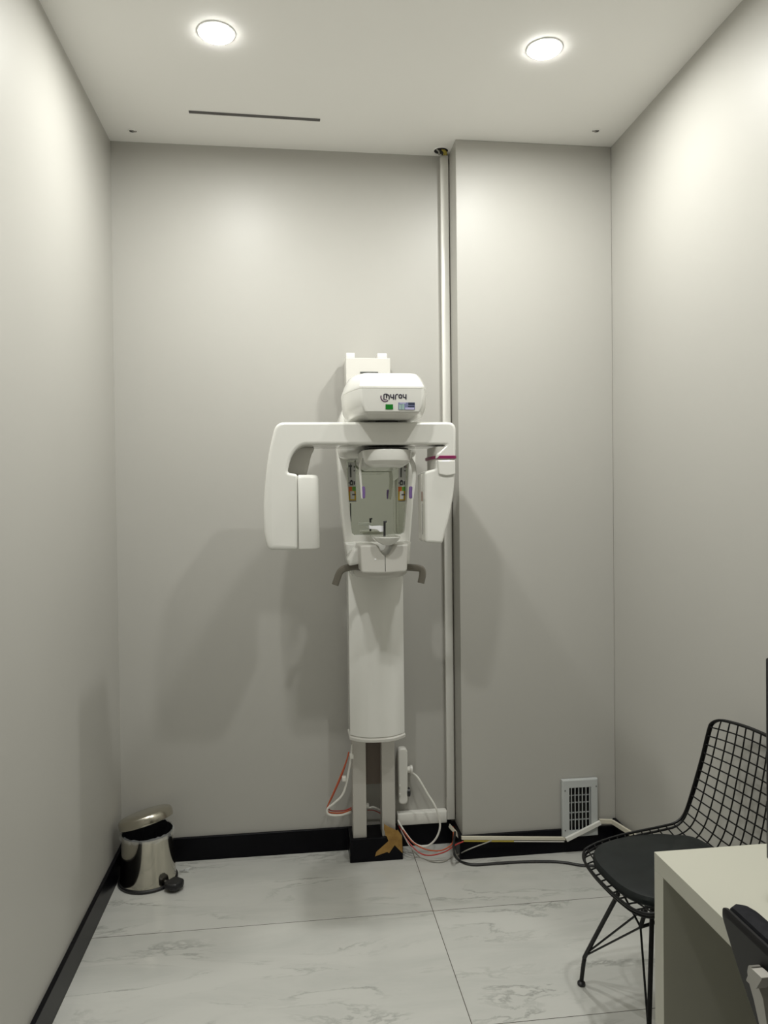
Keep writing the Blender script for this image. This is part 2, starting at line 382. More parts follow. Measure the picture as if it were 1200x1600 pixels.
# ------------------------------------------------------------------ vent grille
def vent():
    c0 = at(877, 1216, 3.0); c1 = at(935, 1306, 3.0)
    X0, X1, Z0, Z1 = c0.x, c1.x-.004, .068, .312
    t = thing('vent_grille', 'white metal vent grille with vertical slats low on the column', 'vent grille', ((X0+X1)/2, YC-.01, Z0))
    out = [Vector(p) for p in ((X0, Z0), (X1, Z0), (X1, Z1), (X0, Z1))]
    i0x, i1x, i0z, i1z = X0+.031, X1-.031, Z0+.026, Z1-.034
    inn = [Vector(p) for p in ((i0x, i0z), (i1x, i0z), (i1x, i1z), (i0x, i1z))]
    def fr(b):
        rings = [[(p.x, YC-.016, p.y) for p in out], [(p.x, YC-.024, p.y) for p in inset(out, .001)], [(p.x, YC-.026, p.y) for p in inset(out, .004)], [(p.x, YC-.026, p.y) for p in inn], [(p.x, YC-.004, p.y) for p in inn], [(p.x, YC-.004, p.y) for p in inset(out, .002)]]
        loft(b, rings, cap=False, closed=True)
    build('frame', fr, GRILLE, t, flat=True)
    build('duct_opening', lambda b: box(b, i0x-.001, i1x+.001, YC-.0035, YC-.0008, i0z-.001, i1z+.001), SHADOWGAP, t)
    n = 6
    for k in range(n):
        xx = i0x + (k+.62)*(i1x-i0x)/n
        build('slat', lambda b: loft(b, [[(xx-.0012, YC-.0255, z), (xx+.0018, YC-.0255, z), (xx+.0045, YC-.012, z), (xx+.0015, YC-.012, z)] for z in (i0z, i1z)]), GRILLE, t, flat=True)
    for k in range(1, 5):
        zz = i0z + k*(i1z-i0z)/5 + (.003 if k % 2 else -.003)
        build('cross_slat', lambda b: box(b, i0x, i1x, YC-.0105, YC-.005, zz-.0012, zz+.0018), GRILLE, t, flat=True)
    for sx, sz in ((X0+.013, Z1-.045), (X1-.008, Z1-.033), (X0+.013, Z0+.03), (X1-.010, Z0+.035)):
        build('screw', lambda b: tube(b, [(sx, YC-.0255, sz), (sx, YC-.0275, sz)], [.0032, .0024], 10), INKGREY, t)
vent()

# ------------------------------------------------------------------ black plinth box and the x-ray machine
CX = .3275
struct('trim_1', lambda b: box(b, .2165, .4385, 3.04, YB-.015, 0, .098), BLACKBOARD, bevel=.003)

U = thing('dental_xray_machine', 'white wall-mounted dental panoramic x-ray machine with mirror and C-shaped arm', 'dental x-ray machine', (CX, 3.06, .098))
# posts / rail
build('post', lambda b: rbox(b, .232, .288, 3.052, 3.125, .098, 2.02, .003, .001), POST, U)
build('post', lambda b: rbox(b, .354, .409, 3.052, 3.125, .098, 2.02, .003, .001), POST, U)
build('back_channel', lambda b: box(b, .288, .354, 3.105, 3.135, .30, 2.0), CHANNEL, U)
def brk(b):
    slab(b, rpoly([(.224, 1.98), (.409, 1.98), (.409, 2.092), (.224, 2.092)], .004), 3.045, YB-.004, .003)
wb = build('wall_bracket', brk, PLASTIC2, U)
build('slot', lambda b: box(b, .283, .357, 3.040, 3.047, 2.026, 2.034), INKGREY, wb)
build('tab', lambda b: rbox(b, .226, .262, 3.05, YB-.03, 2.090, 2.113, .003, .002), PLASTIC, wb)
build('tab', lambda b: rbox(b, .356, .396, 3.05, YB-.03, 2.090, 2.113, .003, .002), PLASTIC, wb)
# telescopic column cover, bowed front
def bow(hw, yf, ye, yb, n=14):
    o = [Vector((CX-hw, yb)), Vector((CX-hw, ye))]
    for k in range(1, n):
        t_ = -1+2*k/n; o.append(Vector((CX+hw*t_*.985, yf+(ye-yf)*(abs(t_)**2.6))))
    o += [Vector((CX+hw, ye)), Vector((CX+hw, yb))]; return o
build('column_cover', lambda b: zloft(b, [(.562, bow(.1105, 2.905, 2.955, 3.05)), (1.262, bow(.1105, 2.905, 2.955, 3.05))]), PLASTIC, U)
build('column_rim', lambda b: zloft(b, [(.540, bow(.109, 2.908, 2.955, 3.05)), (.544, bow(.113, 2.900, 2.952, 3.05)), (.554, bow(.114, 2.898, 2.952, 3.05)), (.557, bow(.112, 2.902, 2.954, 3.05)), (.558, bow(.108, 2.908, 2.956, 3.05)), (.562, bow(.108, 2.908, 2.956, 3.05))]), PLASTIC2, U)

# upper carriage
def carr(b):
    slab(b, rpoly([(CX-.150, 1.66), (CX+.140, 1.66), (CX+.140, 1.80), (CX+.10, 1.89), (CX-.12, 1.89), (CX-.155, 1.80)], .035), 2.74, 3.05, .03)
build('carriage', carr, PLASTIC, U)
# head housing
def hsec(wf, wm, yf, wb_=.115):
    pts = [(CX-wf, yf), (CX+wf, yf), (CX+wm*.97, 2.54), (CX+wm, 2.68), (CX+wb_, 2.88), (CX-wb_, 2.88), (CX-wm*1.03, 2.68), (CX-wm, 2.54)]
    return rpoly(pts, [.010, .010, .05, .05, .05, .05, .05, .05], 5)
HZ = 1.868
build('head_housing', lambda b: zloft(b, [(1.776, hsec(.060, .075, 2.50)), (1.778, hsec(.070, .092, 2.47)), (1.786, hsec(.084, .120, 2.42)), (1.789, hsec(.088, .128, 2.408)), (1.794, hsec(.091, .132, 2.402)), (1.815, hsec(.101, .142, 2.400)), (1.845, hsec(.104, .146, 2.400)), (HZ, hsec(.104, .148, 2.400))]), PLASTIC, U)
lid = build('head_lid', lambda b: zloft(b, [(HZ-.001, hsec(.101, .145, 2.404)), (HZ+.002, hsec(.104, .148, 2.400)), (HZ+.008, hsec(.105, .148, 2.401)), (1.905, hsec(.096, .138, 2.430)), (1.924, hsec(.089, .128, 2.455)), (1.931, hsec(.080, .118, 2.475)), (1.933, hsec(.060, .1, 2.50))]), PLASTIC, U)
build('rotation_joint', lambda b: lathe(b, [(.040, 1.764), (.040, 1.782)], (CX, 2.548, 0), 32), SHADOWGAP, U)
# lettering "myray" on the head
yl = 2.3992
def logo(b):
    s0 = at(598, 622, yl)
    def P(u, v): q = at(u, v, yl); return (q.x, yl, q.z)
    def st(pts, r=.0016, mi=0, n=4): tube(b, smooth([P(*p) for p in pts], n), r, 6, mi=mi, flat=(1, .35) if False else None)
    r = .0019
    # m
    st([(600, 624), (600, 617.5), (601, 616), (605, 616), (606.5, 618)], r); st([(604, 616.5), (604, 622)], r); st([(606.5, 617), (608, 618.5), (608, 624)], r)
    # y r a y
    st([(610.6, 616), (610.6, 619.5), (611.6, 621), (615, 621)], r); st([(615, 616), (615, 624)], r)
    st([(618, 624), (618, 618.5), (619.5, 616.4), (622, 616.2)], r)
    st([(627.5, 622.3), (627.5, 618), (626, 616.4), (624, 617.2), (623.4, 619.3), (624.2, 621.6), (626.5, 621.8), (627.5, 620)], r)
    st([(630.2, 616), (630.2, 619.5), (631.2, 621), (634.4, 621)], r); st([(634.4, 616), (634.4, 624)], r)
    # the inner and outer sweep
    st([(599.7, 623), (601.5, 624.5), (604, 624)], .0013, 1); st([(595.5, 618), (595.3, 621.5), (597, 625), (600, 627.2), (603.5, 627.2), (606.2, 625.6)], r, 1, 6)
build('logo_lettering', logo, [DARKINK, VIOLETINK], U)
def pbox(b, u0, v0, u1, v1, y, th, mi=0):
    p = at(u0, v1, y); q = at(u1, v0, y); box(b, min(p.x, q.x), max(p.x, q.x), y-th, y+.0005, min(p.z, q.z), max(p.z, q.z), mi)
build('indicator_light', lambda b: pbox(b, 602.5, 632, 614, 639.5, 2.400, .0015), LED, U)
def disp(b):
    pbox(b, 622.5, 629, 648, 640, 2.400, .001)
    pbox(b, 624, 632, 626, 640, 2.399, .0008, 2); pbox(b, 627.5, 631.5, 629, 640, 2.399, .0008, 2); pbox(b, 630, 631, 631.5, 640, 2.399, .0008, 2)
    pbox(b, 638, 629, 648, 633, 2.399, .0008, 1); pbox(b, 637.5, 634.5, 647.5, 636.2, 2.399, .0008, 1)
    pbox(b, 633, 636.8, 647, 640, 2.399, .0008, 3); pbox(b, 624, 629.3, 634, 630.8, 2.399, .0008, 3)
build('display_screen', disp, [DISPLAY, DISP2, DISP3, DISP4], U)

# C-arm with X-ray tube side (left) and sensor side (right)
YA = 2.50
arm_px = [(431, 659.3), (420, 703), (414.5, 745), (411, 795), (413, 838), (419, 859), (465, 859.5),
          (465.5, 741), (449, 738), (455, 712), (470, 694.5), (600, 694.5), (698, 694.5), (682, 709), (681, 716.5), (712.5, 716.5), (713, 659)]
rad = [.03, .05, .05, .05, .03, .014, .012, .012, .010, .03, .03, .02, .012, .006, .004, .010, .03]
wts = [1, 1, 2.0, 2.9, 2.9, 1.6, 1, 1, 1, 1, 1, 1, 1, 1, 1, 1, 1]
ap = rpoly(px(arm_px, YA), rad, 5)
build('c_arm', lambda b: slab(b, ap, YA, YA+.21, .010, 5, wt=wts), PLASTIC, U)
hx0 = at(466, 800, YA).x; hx1 = at(499.5, 800, YA).x; hz0 = at(480, 858.5, YA).z; hz1 = at(480, 741.5, YA).z
def hs(d): return rpoly([(hx0+d*.2, YA-.002+d), (hx1-d, YA-.002+d), (hx1-d, YA+.21-d), (hx0+d*.2, YA+.21-d)], [.004, .034, .03, .004], 7)
build('tube_head_cover', lambda b: zloft(b, [(hz0, hs(.006)), (hz0+.002, hs(.002)), (hz0+.006, hs(0)), (hz1-.014, hs(0)), (hz1-.006, hs(.003)), (hz1-.001, hs(.008)), (hz1, hs(.012))]), PLASTIC, U)
def back_arm(b):
    slab(b, rpoly(px([(430, 696), (492, 700), (486, 712), (480, 738), (478, 745), (430, 745)], 2.66), .01), 2.62, 2.71, .01)
build('arm_inner_rib', back_arm, PLASTIC2, U)
rz = at(690, 714, YA).z
r0 = at(681, 714, YA).x; r1 = at(713.2, 714, YA).x
def ringsec(d): return rpoly([(r0-.010-d, YA+.060), (r0+.004, YA-.002-d), (r1+d, YA-.002-d), (r1+d, YA+.152+d), (r0-.012-d, YA+.152+d)], [.03, .02, .012, .02, .02], 5)
build('coloured_band', lambda b: zloft(b, [(rz-.006, ringsec(-.001)), (rz-.005, ringsec(.001)), (rz+.004, ringsec(.001)), (rz+.005, ringsec(-.001))]), MAGENTA, U)
build('sensor_neck', lambda b: zloft(b, [(rz-.050, ringsec(-.005)), (rz+.036, ringsec(-.005))]), PLASTIC2, U)
sp = px([(663.5, 737), (681, 732), (681, 718), (711.5, 718), (711.5, 745), (709, 775), (703, 808), (692, 849.5), (665, 847.5), (664, 790)], YA)
sensor = build('sensor_housing', lambda b: slab(b, rpoly(sp, [.012, .004, .010, .010, .03, .05, .05, .010, .010, .05], 4), YA+.002, YA+.14, .009, 5), PLASTIC, U)
def hood(b):
    o = rpoly(px([(683.5, 719), (711.3, 719), (711.5, 741), (703, 743), (697, 743.5), (686, 741)], YA-.004), .004, 3)
    slab(b, o, YA-.006, YA+.02, .004)
build('sensor_hood', hood, PLASTIC, U)
def cass(b):
    o = rpoly(px([(657, 741), (664, 740), (672, 742), (672, 846), (661, 846), (658.5, 843)], 2.56), .004, 3)
    slab(b, o, 2.55, 2.62, .003)
cs = build('sensor_cassette', cass, PLASTIC2, U)
build('warning_label', lambda b: pbox(b, 658.5, 768, 664.5, 783, 2.5495, .0006), mat('dull_red_label', (.30, .19, .15), .5), cs)
build('sensor_window', lambda b: pbox(b, 660, 787, 664, 835, 2.5495, .0008), mat('grey_window', (.26, .25, .24), .15), cs)

# mirror frame
YM = 2.885
outer = [(526, 697), (530, 760), (533, 800), (539, 850), (545, 889), (549, 897), (634, 897), (638.5, 888), (642, 845), (645.5, 800), (648, 760), (651, 697)]
inner = [(541, 711), (543, 740), (546, 790), (549.5, 826), (550.5, 833), (554, 836), (626, 835), (631, 832), (632, 826), (635, 790), (638, 740), (639, 711)]
oo = px(outer, YM); ii = px(inner, YM)
def frame(b):
    def rg(P, y): return [(p.x, y, p.y) for p in P]
    rings = [rg(oo, YM+.075), rg(oo, YM+.014), rg(inset(oo, .002), YM+.005), rg(inset(oo, .009), YM), rg(inset(ii, -.006), YM), rg(inset(ii, -.001), YM+.003), rg(ii, YM+.010), rg(ii, YM+.03)]
    loft(b, rings, cap=False)
build('mirror_frame', frame, PLASTIC, U)
mirror = build('mirror', lambda b: slab(b, px([(536, 705), (644, 705), (640, 840), (545, 840)], YM+.026), YM+.026, YM+.030, .0005, 1), MIRROR, U, flat=True)
def sticker(u0, u1, lean):
    def f(b):
        y = YM+.0255
        def q(u, v, uu, vv, mi, th=.0006, o=0):
            # slanted with the frame edge
            pts = px([(u+(v-720)*lean, v), (uu+(v-720)*lean, v), (uu+(vv-720)*lean, vv), (u+(vv-720)*lean, vv)], y)
            loft(b, [[(p.x, y-o-th, p.y) for p in pts], [(p.x, y-o, p.y) for p in pts]], mi=mi)
        w_ = u1-u0
        q(u0, 722, u1, 784, 0)
        q(u0, 760.5, u1-.5, 782, 5, o=.0005)
        q(u0, 760.5, u0+w_*.45, 768, 3, o=.001); q(u0+w_*.5, 760.5, u1-.5, 767, 4, o=.001)
        q(u0+2.5, 767.5, u1-3, 780, 0, o=.0012); q(u0+w_*.45, 772, u1-1, 773.8, 1, o=.0018)
        q(u0+.5, 782.5, u1-1, 783.3, 1, o=.001)
        # the small grey machine drawing and the head drawing
        q(u0+2.8, 728, u0+5.2, 746, 2, o=.0008); q(u0+1.2, 727, u0+6.5, 729.5, 2, o=.001); q(u0+4, 724.5, u0+5, 728, 1, o=.001); q(u0+9, 728, u0+10.6, 731, 2, o=.001); q(u0+8.6, 735, u0+11.4, 736.4, 2, o=.001)
        q(u0+2.2, 751, u0+7.4, 758.5, 2, o=.0008); q(u0+3.6, 749.8, u0+6.2, 752, 1, o=.001); q(u0+8.2, 752, u0+10, 757.5, 1, o=.001); q(u0+.2, 754, u0+3, 755.3, 1, o=.0012); q(u0+4, 753.5, u0+5.5, 756, 0, o=.0014)
    return f
for u0, u1, ln in ((543.3, 555, .03), (622.8, 634.3, -.012)):
    build('instruction_sticker', sticker(u0, u1, ln), [STICKER, DARKINK, INKGREY, ORANGE, GREEN, YELLOW], U, flat=True)
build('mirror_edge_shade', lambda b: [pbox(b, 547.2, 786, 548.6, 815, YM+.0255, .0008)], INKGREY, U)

# head support plate with temple arms
def hp(r, yc, sx=1, back=2.87):
    o = []
    for k in range(17):
        a = math.pi + math.pi*k/16; o.append(Vector((CX+.004+r*math.cos(a)*sx, yc+r*math.sin(a))))
    o += [Vector((CX+.004+r*sx, back)), Vector((CX+.004-r*sx, back))]; return o
zt = at(602, 701.5, 2.51).z; zb = at(602, 724, 2.51).z
build('head_support', lambda b: zloft(b, [(zb-.012, hp(.052, 2.62)), (zb-.006, hp(.062, 2.60)), (zb+.002, hp(.074, 2.598)), (zb+.012, hp(.084, 2.596)), (zt-.004, hp(.0885, 2.596)), (zt, hp(.087, 2.596))]), PLASTIC, U)
build('support_joint_shadow', lambda b: zloft(b, [(zt, hp(.078, 2.60)), (zt+.006, hp(.078, 2.60))]), SHADOWGAP, U)  # black layer painting in the shadow line between head support and C-arm
for s, pts, pad in ((-1, [(566, 716), (563, 728), (563, 745), (566, 779)], (566.5, 760, 779)), (1, [(640, 716), (646, 728), (647, 748), (643.5, 779)], (643, 760, 779))):
    ta = build('temple_arm', lambda b: tube(b, smooth([at(u, v, 2.60) for u, v in pts], 6), .0048, 8, flat=(1, 1.7)), PLASTIC, U)
    build('temple_pad', lambda b: tube(b, smooth([at(pad[0]-s*1.0, pad[1], 2.597), at(pad[0]-s*1.6, 769, 2.597), at(pad[0]-s*1.2, pad[2], 2.597)], 5), [.003]+[.0062]*9+[.003], 8), PURPLE, ta)

# chin rest, bite block, control module
cr = at(604, 843, 2.57)
build('chin_rest', lambda b: zloft(b, [(at(604, 853, 2.54).z, hp(.016, 2.60, 1, 2.72)), (at(604, 848, 2.54).z, hp(.034, 2.60, 1, 2.72)), (at(604, 841.5, 2.53).z, hp(.047, 2.603, 1, 2.74)), (at(604, 840, 2.53).z, hp(.046, 2.603, 1, 2.74))]), PLASTIC, U)
def bite(b):
    p = at(600.8, 842, 2.665); q = at(600.8, 815, 2.665)
    tube(b, [p, q], .0042, 8); tube(b, [q+Vector((-.004, 0, -.002)), q+Vector((.008, 0, 0))], .0036, 8)
bt = build('bite_post', bite, BLACKP, U)
def biteb(b):
    o = rpoly(px([(576, 820.5), (580, 822), (593, 821), (600, 822), (600, 830), (593, 831), (588, 827), (581, 826.5), (576, 826)], 2.70), .002, 2)
    slab(b, o, 2.675, 2.71, .002)
build('bite_block', biteb, WHITEBITE, U)
# lower carriage body behind
build('lower_carriage', lambda b: slab(b, rpoly(px([(539, 848), (641, 845), (637.5, 889), (632, 898), (549, 899), (545, 890)], 2.83), .008), 2.80, 2.95, .01), PLASTIC, U)
build('side_shelf', lambda b: slab(b, rpoly(px([(541, 874), (551, 857), (566, 855), (566, 880), (545, 884)], 2.74), .008), 2.72, 2.84, .012), PLASTIC, U)
# module with a U notch in the top edge
mp = px([(562, 852), (591, 851.5), (594.5, 861), (599, 867), (606, 867), (610.5, 861), (614, 851), (638.5, 850), (637, 870), (635.5, 893), (600, 896), (564.5, 895), (563, 870)], 2.63)
def module(b): 
    slab(b, rpoly(mp, [.009, .010, .01, .012, .012, .01, .010, .009, .03, .010, .03, .010, .03], 4), 2.622, 2.82, .007)
build('chin_module', module, PLASTIC2, U)
build('module_seam', lambda b: pbox(b, 601.6, 868, 602.3, 893, 2.6222, .0006), INKGREY, U)
build('module_button', lambda b: tube(b, [at(586.5, 874, 2.6225), at(586.5, 874, 2.6200)], [.0035, .0025], 10), WHITEBITE, U)
bp = [(562, 892), (562, 897), (600, 901), (637, 897), (637, 891)]
def skirt_lip(b):
    n = 12
    secs = []
    for z, d in ((at(600, 904, 2.70).z, .012), (at(600, 900, 2.70).z, .003), (at(600, 893, 2.70).z, 0)):
        secs.append((z, [Vector((p.x, p.y)) for p in bow(.103-d, 2.70+d, 2.80, 2.93)]))
    zloft(b, secs)
build('module_base', skirt_lip, PLASTIC2, U)
for pts, nm in (([(563, 884.5), (548, 886), (537, 889), (531, 894), (527, 904), (523.5, 914)], 0), ([(632, 886), (646, 887), (655, 888), (659.5, 891), (660, 899), (657.5, 911)], 1)):
    build('grab_handle', lambda b: tube(b, smooth([at(u, v, 2.76) for u, v in pts], 5), [.0135]*26, 10, flat=(.75, 1.0)), GREYP, U)

# ------------------------------------------------------------------ cables, strip and tape around the posts
def cable(name, pts, r, m, label, n=8, cat='cable', grp=None):
    o = build(name, lambda b: tube(b, smooth(pts, n), r, 7), m); tag(o, label, cat, grp); return o
Yc = 3.03
cable('white_cable', [at(550, 1163, 3.03), at(548.5, 1182, 3.025), at(543, 1215, Yc), at(536, 1240, Yc), at(523, 1254, Yc), at(513, 1262, Yc), at(511, 1268, Yc), at(515, 1273, Yc), at(530, 1274, Yc), at(543, 1270.5, 3.06), at(549, 1268, 3.10)], .0045, WCAB, 'thick white cable looping out left of the posts below the column cover')
cable('orange_cable', [at(545, 1175, 3.03), at(541, 1190, Yc), at(527, 1225, Yc), at(513, 1257, 3.035), at(511, 1266, 3.04), at(518, 1270, 3.04), at(535, 1270, 3.05), at(549, 1265, 3.095)], .003, ORCAB, 'thin orange cable looping left of the posts beside the white cable')
cable('red_cable', [at(544.5, 1180, 3.045), at(534, 1212, 3.045), at(517, 1250, 3.045), at(512.5, 1258, 3.045), at(513, 1264, 3.05), at(520, 1267, 3.06), at(538, 1266.5, 3.08), at(549, 1262, 3.10)], .0025, REDCAB, 'dark red cable running behind the orange one left of the posts')
def tie(u, v): return lambda b: rbox(b, at(u-3, v, 3.02).x, at(u+3, v, 3.02).x, 3.012, 3.03, at(u, v+4, 3.02).z, at(u, v-3, 3.02).z, .002, .001)
tag(build('cable_clip', tie(549.5, 1181), WCAB), 'small white cable clip just under the column cover', 'cable clip')
tag(build('cable_clip', tie(537.5, 1216), WCAB), 'small white cable clip halfway down the orange cable loop', 'cable clip')
cable('white_cable', [at(574, 1263, 3.12), at(583, 1261, 3.115), at(591, 1264, 3.125), at(600, 1270, 3.138), at(612, 1275, 3.145)], .003, WCAB, 'short white cable crossing the gap between the two beige posts')
cable('red_cable', [at(574, 1266, 3.128), at(585, 1266.5, 3.13), at(600, 1274, 3.145)], .002, REDCAB, 'thin dark red cable under the white one between the beige posts')
tag(build('cable_clip', lambda b: rbox(b, .290, .305, 3.112, 3.128, at(577, 1266, 3.09).z, at(577, 1260, 3.09).z, .002, .001), WCAB), 'small white clip between the two beige posts', 'cable clip')

ps = thing('power_strip', 'white upright power strip fixed beside the right beige post', 'power strip', (.447, 3.12, .22))
sx0, sx1 = at(622.5, 1215, 3.13).x, at(637, 1215, 3.13).x; sz0, sz1 = at(630, 1257, 3.13).z, at(630, 1170, 3.13).z
build('body', lambda b: slab(b, rpoly([(sx0, sz0), (sx1, sz0), (sx1+.001, sz1), (sx0, sz1)], .018, 6), 3.130, YB-.001, .006), TRUNK, ps)
for k, zf in enumerate((.18, .33)):
    zz = sz0+(sz1-sz0)*zf
    build('switch', lambda b: rbox(b, sx0+.002, sx0+.009, 3.127, 3.133, zz-.006, zz+.006, .001, .001), TRUNK, ps)
pl = at(645, 1202, 3.148)
plg = thing('power_plug', 'white plug in the side of the upright power strip', 'plug', (pl.x, pl.y, pl.z-.02))
build('plug_body', lambda b: tube(b, [(sx1-.002, 3.148, pl.z), (sx1+.012, 3.148, pl.z), (sx1+.014, 3.148, pl.z)], [.012, .015, .015], 14), WCAB, plg)
build('plug_grip', lambda b: tube(b, [(sx1+.014, 3.148, pl.z), (sx1+.023, 3.148, pl.z)], .0185, 14), TRUNK, plg)
tag(build('power_plug', lambda b: tube(b, [(sx1-.002, 3.145, at(640, 1238, 3.14).z), (sx1+.010, 3.145, at(640, 1238, 3.14).z), (sx1+.013, 3.145, at(640, 1238, 3.14).z)], [.019, .019, .013], 16), BLACKP), 'round black plug low on the side of the power strip', 'plug')
cable('white_cable', [Vector((sx1+.020, 3.140, pl.z-.012)), at(653, 1215, 3.10), at(668, 1240, 3.08), at(681, 1262, 3.06), at(687.5, 1287, 3.06), at(684, 1305, 3.06), at(674, 1318, 3.07), at(662, 1322.5, 3.08), at(648, 1318, 3.08), at(636, 1305, 3.09), at(625, 1288, 3.11), at(622, 1282, 3.13)], .0042, WCAB, 'white power cable curving from the plug down over the skirting')
cable('orange_cable', [at(622, 1284, 3.13), at(632, 1300, 3.09), at(645, 1316, 3.06), at(665, 1327, 3.02), at(688, 1329, 3.0), at(705, 1320, 3.0), at(708.5, 1308, 3.04), at(708, 1292, 3.12)], .0028, ORCAB, 'orange cable sagging to the floor between posts and trunking')
cable('red_cable', [at(623, 1290, 3.12), at(636, 1313, 3.06), at(655, 1332, 3.02), at(672, 1336.5, 2.995), at(695, 1331, 2.985), at(712, 1320, 2.985), at(724, 1315, 2.99)], .0028, REDCAB, 'red cable sagging lowest to the floor and rising to the column corner')
cable('grey_cable', [at(624, 1292, 3.12), at(640, 1322, 3.02), at(655, 1338, atz(655, 1338, .004).y), at(675, 1346, atz(675, 1346, .004).y), at(693, 1346, atz(693, 1346, .004).y), at(712, 1337, atz(712, 1337, .004).y), at(735, 1326, 2.955), at(762, 1316, 2.985), at(768, 1313, 2.992)], .0024, GCAB, 'thin pale grey cable lying on the floor in front of the column corner')
bz = .006
cable('black_cable', [at(711, 1300, 3.05), at(709, 1318, 2.99), at(710, 1335, 2.95), at(718, 1345, atz(718, 1345, bz).y)] + [atz(u, v, bz) for u, v in ((730, 1349.5), (745, 1351), (775, 1349), (815, 1346.5), (860, 1346), (885, 1348), (910, 1352), (950, 1353), (1000, 1352))], .0052, BCAB, 'thick black cable lying along the floor in front of the column towards the wire chair')
# masking tape on post and plinth
def tapef(b):
    def ply(pts, y, th=.0008):
        P = px(pts, y); loft(b, [[(p.x, y-th, p.y) for p in P], [(p.x, y, p.y) for p in P]])
    yt = 3.0395
    ply([(600, 1290), (619, 1303), (621, 1296), (628, 1306), (629, 1333), (618, 1322), (617, 1320), (608, 1333), (605, 1331), (586, 1338), (588, 1331), (607, 1314), (600, 1296)], yt)
    ply([(600, 1287), (606, 1291), (621, 1298), (622, 1310), (610, 1312), (602, 1305)], 3.0385)
tag(build('masking_tape', tapef, KRAFT, flat=True), 'crumpled brown masking tape stuck across right post foot and black plinth', 'tape')

# ------------------------------------------------------------------ pedal bin
BX, BY = -.592, 3.022
bn = thing('pedal_bin', 'small polished steel pedal bin with half open lid in the left corner', 'pedal bin', (BX, BY, 0))
build('base_ring', lambda b: lathe(b, [(.108, 0), (.114, .003), (.115, .010), (.112, .014), (.108, .014)], (BX, BY, 0), 48), BLACKP, bn)
prof = [(.109, .012), (.108, .02), (.1045, .06), (.1015, .11), (.0985, .155), (.0975, .196)]
def bodyb(b):
    pr = prof + [(.0955, .196), (.0945, .155), (.0985, .06), (.0985, .02)]
    loft(b, [[Vector((BX+r*math.cos(2*math.pi*k/56), BY+r*math.sin(2*math.pi*k/56), z)) for k in range(56)] for r, z in pr], cap=False)
build('bin_body', bodyb, CHROME, bn)
rnd = random.Random(3)
def liner(b):
    seg = 72; rings = []
    for r, z, j in ((.080, .10, .006), (.086, .13, .006), (.089, .155, .004), (.091, .175, .003), (.0935, .190, .0015), (.096, .203, .003), (.101, .203, .003), (.1035, .196, .003), (.1035, .186, .004)):
        rings.append([Vector((BX+(r+rnd.uniform(-j, j))*math.cos(2*math.pi*k/seg), BY+(r+rnd.uniform(-j, j))*math.sin(2*math.pi*k/seg), z+rnd.uniform(-j, j)*1.2)) for k in range(seg)])
    R = [[b.verts.new(p) for p in r_] for r_ in rings]
    for i, (a, c) in enumerate(zip(R, R[1:])):
        for k in range(seg):
            f = b.faces.new((a[k], a[(k+1) % seg], c[(k+1) % seg], c[k])); f.material_index = 0 if i < 5 else 1
    f = b.faces.new(R[0]); f.material_index = 0
build('bin_liner', liner, [BAG, CLEARBAG], bn)
# lid tilted about a hinge opposite the pedal
pd = Vector((.78, -.62, 0)).normalized(); hinge = Vector((BX, BY, .205)) - pd*.100
rotm = Matrix.Rotation(-math.radians(18), 3, pd.cross(Vector((0, 0, 1))).normalized()*-1)
def lidf(b):
    pr = [(.0975, -.004), (.1045, -.0035), (.1055, .002), (.1050, .020), (.100, .029), (.088, .0345), (.06, .038), (.02, .0395), (.0, .040)]
    seg = 56
    bot = [(.001, .003), (.09, .003), (.0975, .0)]
    def pt(r, z, k):
        a = 2*math.pi*k/seg; p = Vector((BX+r*math.cos(a), BY+r*math.sin(a), .205+z)) - hinge
        return hinge + rotm @ p
    loft(b, [[pt(max(r, .0008), z, k) for k in range(seg)] for r, z in bot[:-1]+pr])
# choose the rotation sign that lifts the pedal side
if (rotm @ pd).z < 0: rotm = rotm.inverted()
build('bin_lid', lidf, CHROME2, bn)
build('lid_hinge', lambda b: tube(b, [hinge+Vector((0, 0, -.03))-pd*.004, hinge+Vector((0, 0, .006))-pd*.004], .010, 10), BLACKP, bn)
def pedal(b):
    c = Vector((BX, BY, 0)) + pd*.148; s = Vector((-pd.y, pd.x, 0))
    secs = []
    for z, k in ((.010, .82), (.014, 1.0), (.028, 1.0), (.034, .90), (.036, .8)):
        secs.append([c + pd*(a*k) + s*(q*k) + Vector((0, 0, z)) for a, q in ((-.030, -.022), (-.018, -.034), (.012, -.034), (.032, -.020), (.034, .012), (.018, .034), (-.018, .034), (-.030, .022))])
    loft(b, secs)
    tube(b, [Vector((BX, BY, .012))+pd*.100, Vector((BX, BY, .018))+pd*.130], .014, 8)
build('pedal', pedal, BLACKP, bn, bevel=.002)
def scrap(b):
    rr = random.Random(5); base = atz(288, 1362, .0)
    P = [[Vector((base.x+(i-1.5)*.013+rr.uniform(-.004, .004), base.y+(j-1)*.014+rr.uniform(-.004, .004), .001+rr.uniform(0, .012))) for i in range(4)] for j in range(3)]
    V = [[b.verts.new(p) for p in r_] for r_ in P]
    for j in range(2):
        for i in range(3): b.faces.new((V[j][i], V[j][i+1], V[j+1][i+1], V[j+1][i]))
tag(build('plastic_scrap', scrap, SCRAP), 'small crumpled clear plastic scrap on the floor right of the bin', 'plastic scrap')

